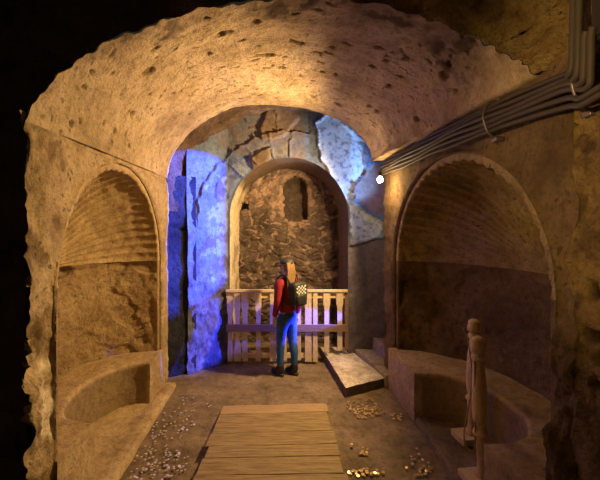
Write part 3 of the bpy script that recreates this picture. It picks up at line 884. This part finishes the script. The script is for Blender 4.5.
# local frame: forward = -Y, left = +X
S_ = 1.0
HA = math.radians(38)
def hd(x, y, z): return (x * math.cos(HA) - y * math.sin(HA), x * math.sin(HA) + y * math.cos(HA), z)
V = []; E = []
def add(lst, *v): lst.append(v); return len(lst) - 1
def chain(E, ids):
    for a, b_ in zip(ids, ids[1:]): E.append((a, b_))
pelv = add(V, 0, 0, .88, .125, .095); sp1 = add(V, 0, .0, 1.03, .11, .085); sp2 = add(V, 0, .01, 1.2, .125, .092); chs = add(V, 0, .01, 1.32, .11, .08)
nk = add(V, 0, 0, 1.40, .047, .05); nk2 = add(V, 0, -.012, 1.455, .045, .048); jaw = add(V, *hd(0, -.025, 1.50), .060, .060); skl = add(V, *hd(0, -.012, 1.56), .078, .078); crn = add(V, 0, -.002, 1.605, .064, .064)
chain(E, [pelv, sp1, sp2, chs, nk, nk2, jaw, skl, crn])
ARM = {}
for s in (1, -1):
    fwd = -.02 if s > 0 else .03
    sh = add(V, s * .165, .015, 1.33, .045); el = add(V, s * .205, .035 + fwd * .3, 1.06, .036); wr = add(V, s * .20, -.02 + fwd, .84, .024); pm = add(V, s * .198, -.03 + fwd, .79, .030, .018)
    chain(E, [chs, sh, el, wr, pm]); ARM[s] = (sh, el, wr, pm)
    for f in range(4):
        by = -.03 + fwd + (f - 1.5) * .018; L = (.062, .074, .070, .055)[f]
        a1 = add(V, s * .197, by, .765, .0095); a2 = add(V, s * .193, by - .002, .765 - L * .55, .0085); a3 = add(V, s * .182, by - .003, .765 - L, .007); chain(E, [pm, a1, a2, a3])
    t1 = add(V, s * .188, -.062 + fwd, .79, .010); t2 = add(V, s * .180, -.076 + fwd, .765, .009); t3 = add(V, s * .174, -.08 + fwd, .742, .0075); chain(E, [pm, t1, t2, t3])
LEG = {}
for s, fy in ((1, -.06), (-1, .05)):
    hp = add(V, s * .085, 0, .84, .085); kn = add(V, s * .085, fy * .5 - .015, .48, .052); cf = add(V, s * .085, fy + .015, .33, .050); an = add(V, s * .085, fy + .01, .09, .035); to = add(V, s * .09, fy - .12, .035, .032)
    chain(E, [pelv, hp, kn, cf, an, to]); LEG[s] = (hp, kn, cf, an, to, fy)
ns_ = add(V, *hd(0, -.106, 1.535), .010); chain(E, [skl, ns_])
for i_ in list(range(0, 4)) + [LEG[1][0], LEG[1][1], LEG[1][2], LEG[-1][0], LEG[-1][1], LEG[-1][2], ARM[1][0], ARM[1][1], ARM[-1][0], ARM[-1][1]]:
    q_ = V[i_]; V[i_] = q_[:3] + tuple(r * .72 for r in q_[3:])
skin_obj('body', V, E, 'skin', pe, 2, pelv)
for s in (1, -1):
    bm = bmesh.new(); bmesh.ops.create_uvsphere(bm, u_segments=10, v_segments=8, radius=.010); bmesh.ops.translate(bm, verts=bm.verts, vec=hd(s * .028, -.085, 1.555)); link('eye', bm_mesh('eye', bm), 'boot', pe)
    bm = bmesh.new(); bmesh.ops.create_uvsphere(bm, u_segments=10, v_segments=8, radius=.022)
    for v in bm.verts: v.co = Vector(hd(v.co.x * .4 + s * .078, v.co.y * .7 + .005, v.co.z * 1.2 + 1.54))
    link('ear', bm_mesh('ear', bm), 'skin', pe)
bm = bmesh.new(); tube(bm, [hd(-.022, -.083, 1.505), hd(0, -.088, 1.503), hd(.022, -.083, 1.505)], .005, 6); link('mouth', bm_mesh('mouth', bm), 'jacket', pe)
# jacket
v = []; e = []
a0 = add(v, 0, .0, .865, .150, .118); a1 = add(v, 0, .0, .98, .138, .112); a2 = add(v, 0, .005, 1.12, .140, .110); a3 = add(v, 0, .01, 1.25, .150, .112); a4 = add(v, 0, .012, 1.335, .125, .095); a5 = add(v, 0, .004, 1.40, .068, .07); a6 = add(v, 0, .0, 1.435, .062, .064)
chain(e, [a0, a1, a2, a3, a4, a5, a6])
for s in (1, -1):
    sh, el, wr, pm = ARM[s]
    q = [a4]
    for k_, r in ((sh, .066), (el, .054), (wr, .040)): q.append(add(v, V[k_][0], V[k_][1], V[k_][2], r))
    md = .5
    chain(e, q)
skin_obj('jacket', v, e, 'jacket', pe, 2, a2)
# jeans
v = []; e = []
b0 = add(v, 0, .0, .92, .135, .105); b1 = add(v, 0, .01, .84, .138, .115); chain(e, [b0, b1])
for s in (1, -1):
    hp, kn, cf, an, to, fy = LEG[s]
    q = [b1, add(v, s * .088, .0, .76, .092), add(v, s * .087, fy * .3 - .005, .62, .082), add(v, s * .085, fy * .5 - .012, .48, .066), add(v, s * .085, fy + .012, .34, .063), add(v, s * .085, fy + .012, .22, .053), add(v, s * .085, fy + .01, .115, .047)]
    chain(e, q)
skin_obj('jeans', v, e, 'jeans', pe, 2, b1)
for s in (1, -1):
    fy = LEG[s][5]
    v = []; e = []
    q = [add(v, s * .085, fy + .012, .155, .052), add(v, s * .085, fy + .012, .075, .052), add(v, s * .087, fy + .005, .045, .047, .045), add(v, s * .09, fy - .07, .042, .045, .042), add(v, s * .093, fy - .15, .034, .038, .034)]
    chain(e, q); q2 = add(v, s * .085, fy + .055, .038, .034); e.append((q[2], q2))
    bt = skin_obj('boot', v, e, 'boot', pe, 2, q[1])
    bm = bmesh.new(); n = 20; r1 = []
    for k in range(n):
        a = 2 * PI * k / n; r1.append((s * .088 + .047 * math.cos(a), fy - .05 + .14 * math.sin(a)))
    b1_ = [bm.verts.new((x, y, .002)) for x, y in r1]; t1_ = [bm.verts.new((x, y, .02)) for x, y in r1]
    bm.faces.new(b1_); bm.faces.new(t1_)
    for k in range(n): bm.faces.new((b1_[k], b1_[(k + 1) % n], t1_[(k + 1) % n], t1_[k]))
    link('boot_sole', bm_mesh('boot_sole', bm), 'black', bt)
# hair: cap of hair plus long loose strands down the back
bm = bmesh.new(); bmesh.ops.create_uvsphere(bm, u_segments=24, v_segments=18, radius=1)
for v in list(bm.verts):
    c = v.co.copy()
    if c.y < -.55 and c.z < .5: c.y = -.35
    v.co = Vector(hd(c.x * .090, c.y * .096 + .010, c.z * .092 + 1.565))
hr = link('hair', bm_mesh('hair', bm), 'hair', pe)
for k in range(9):
    x = -.035 + .110 * k / 8; bm = bmesh.new(); L = .42 + .05 * math.sin(k * 2.3)
    pt = smooth_path([(x * .9, .075, 1.60), (x, .100, 1.52), (x * 1.15 , .115, 1.42), (x * .9 + .035, .130, 1.30), (x * .6 + .06, .135, 1.58 - L)], 5)
    tube(bm, pt, [lerp(.022, .010, i / (len(pt) - 1)) for i in range(len(pt))], 8); link('hair_strand', bm_mesh('hair_strand', bm), 'hair', hr)
# dark cap
bm = bmesh.new(); bmesh.ops.create_uvsphere(bm, u_segments=24, v_segments=14, radius=1)
for v in list(bm.verts):
    if v.co.z < -.02: v.co.z = -.02
for v in bm.verts: v.co = Vector(hd(v.co.x * .098, v.co.y * .106, v.co.z * .080 + 1.588))
vs = [bm.verts.new(hd(*p)) for p in ((-.07, -.09, 1.598), (-.045, -.165, 1.585), (.045, -.165, 1.585), (.07, -.09, 1.598), (-.07, -.09, 1.588), (-.045, -.165, 1.575), (.045, -.165, 1.575), (.07, -.09, 1.588))]
bm.faces.new(vs[:4]); bm.faces.new(vs[4:])
for k in range(4): bm.faces.new((vs[k], vs[(k + 1) % 4], vs[4 + (k + 1) % 4], vs[4 + k]))
link('cap', bm_mesh('cap', bm), 'black', pe)
# backpack: a thing of its own
bp = thing('backpack', 'small black backpack with a white checked print worn on the person\'s back', 'backpack', pe.location, 0)
bp.rotation_euler = pe.rotation_euler; bp.scale = pe.scale
bm = bmesh.new(); bmesh.ops.create_cube(bm, size=1); bmesh.ops.subdivide_edges(bm, edges=bm.edges, cuts=5, use_grid_fill=True)
for v in bm.verts:
    c = v.co * 2; n = c.normalized(); k = max(abs(c.x), abs(c.y), abs(c.z)); w = c.lerp(n * k * 1.25, .42)
    v.co = Vector((w.x * .125 - .02, w.y * .065 + .205, w.z * .155 + 1.185))
link('bag', bm_mesh('bag', bm), 'black', bp)
bm = bmesh.new(); bmesh.ops.create_cube(bm, size=1); bmesh.ops.subdivide_edges(bm, edges=bm.edges, cuts=4, use_grid_fill=True)
for v in bm.verts:
    c = v.co * 2; w = c.lerp(c.normalized() * 1.25, .5); v.co = Vector((w.x * .09 - .02, w.y * .03 + .272, w.z * .075 + 1.10))
link('front_pocket', bm_mesh('front_pocket', bm), 'black', bp)
bm = bmesh.new()
for r_ in range(5):
    for c_ in range(6):
        if (r_ + c_) % 2: continue
        x = -.075 + .030 * c_; z = 1.19 + .024 * r_; 
        box(bm, (x - .02, .275 - .30 * x * x - max(0, z - 1.24) * .10, z), (.026, .012, .019), Matrix.Rotation(.3, 3, 'Y'))
link('print', bm_mesh('print', bm), 'white', bp, False)
for s in (1, -1):
    bm = bmesh.new(); tube(bm, smooth_path([(s * .08, .16, 1.30), (s * .10, .10, 1.41), (s * .115, -.02, 1.415), (s * .12, -.115, 1.30), (s * .13, -.10, 1.16), (s * .145, .06, 1.05), (s * .11, .16, 1.04)], 5), .014, 8)
    link('shoulder_strap', bm_mesh('shoulder_strap', bm), 'black', bp)

# ---------------------------------------------------------------- lights
def light(kind, name, loc, tgt, energy, color, size=.1, spot=None, blend=.3):
    l = bpy.data.lights.new(name, kind); l.energy = energy; l.color = color
    o = bpy.data.objects.new(name, l); COL.objects.link(o); o.location = loc
    if tgt is not None: o.rotation_euler = (Vector(tgt) - Vector(loc)).to_track_quat('-Z', 'Y').to_euler()
    if kind == 'SPOT': l.spot_size = math.radians(spot); l.spot_blend = blend; l.shadow_soft_size = size
    elif kind == 'POINT': l.shadow_soft_size = size
    return o
W = (1, .62, .23)
light('SPOT', 'lamp_main', BP + Vector((-.05, -.0, -.0)), BP + Vector((-1, -.0, -.30)), 450, W, .035, 162, .5)
light('POINT', 'lamp_glow', BP + Vector((.0, .10, -.09)), None, 14, W, .03)
light('SPOT', 'lamp_blue', (2.5, 4.79, 3.1), (-1.15, 4.98, 2.14), 8500, (.01, .085, 1), .012, 31, .2)
light('SPOT', 'fill_blue_low', (1.50, 5.13, .78), (-1.15, 5.0, .52), 1300, (.06, .08, 1), .010, 25, .5)  # added blue fill that brightens the lower pier
light('SPOT', 'lamp_cool', (1.95, 4.82, 1.9), (.78, 5.40, 3.10), 240, (.30, .55, 1), .05, 36, .4)
light('SPOT', 'lamp_near', (-.9, .2, 2.6), (1.6, 1.3, 2.6), 230, (1, .62, .22), .06, 56, .7)
# added unseen fixture behind the right pillar; its plate cuts the blue beam
fl = thing('added_floodlight', 'added unseen lamp fixture behind the right pillar, with a plate that cuts the blue beam', 'added_floodlight', (2.5, 4.79, 1.03))
bm = bmesh.new(); tube(bm, [(.12, 0, 0), (.12, 0, 2.0)], .015, 8); box(bm, (.12, 0, .01), (.2, .2, .02), None, .004); link('pole', bm_mesh('pole', bm), 'box', fl, False)
bm = bmesh.new(); box(bm, (.12, 0, 2.07), (.12, .16, .22), None, .01); link('housing', bm_mesh('housing', bm), 'box', fl, False)
bm = bmesh.new(); v = [bm.verts.new(p) for p in ((.06, .09, 1.65), (-.50, .066, .90), (-.50, .066, 2.35), (.06, .09, 2.25))]; bm.faces.new(v)
g = bmesh.ops.extrude_face_region(bm, geom=bm.faces[:]); bmesh.ops.translate(bm, verts=[e for e in g['geom'] if isinstance(e, bmesh.types.BMVert)], vec=(0, .008, 0))
link('beam_blocker', bm_mesh('beam_blocker', bm), 'box', fl, False)
w = bpy.data.worlds.new('World'); S.world = w; w.use_nodes = True
w.node_tree.nodes['Background'].inputs[0].default_value = (1, .70, .42, 1); w.node_tree.nodes['Background'].inputs[1].default_value = .022

# ---------------------------------------------------------------- camera
cd = bpy.data.cameras.new('camera'); cam = bpy.data.objects.new('camera', cd); COL.objects.link(cam)
cam.location = (0, 0, H); cam.rotation_euler = (PI / 2, 0, 0)
cd.sensor_width = 36; cd.sensor_fit = 'HORIZONTAL'; cd.lens = F / 600 * 36
cd.shift_x = (300 - U0) / 600; cd.shift_y = (V0 - 240) / 600
cd.clip_start = .02
S.camera = cam
S.view_settings.view_transform = 'Standard'; S.view_settings.look = 'None'; S.view_settings.exposure = 0; S.view_settings.gamma = 1; S.view_settings.use_curve_mapping = False
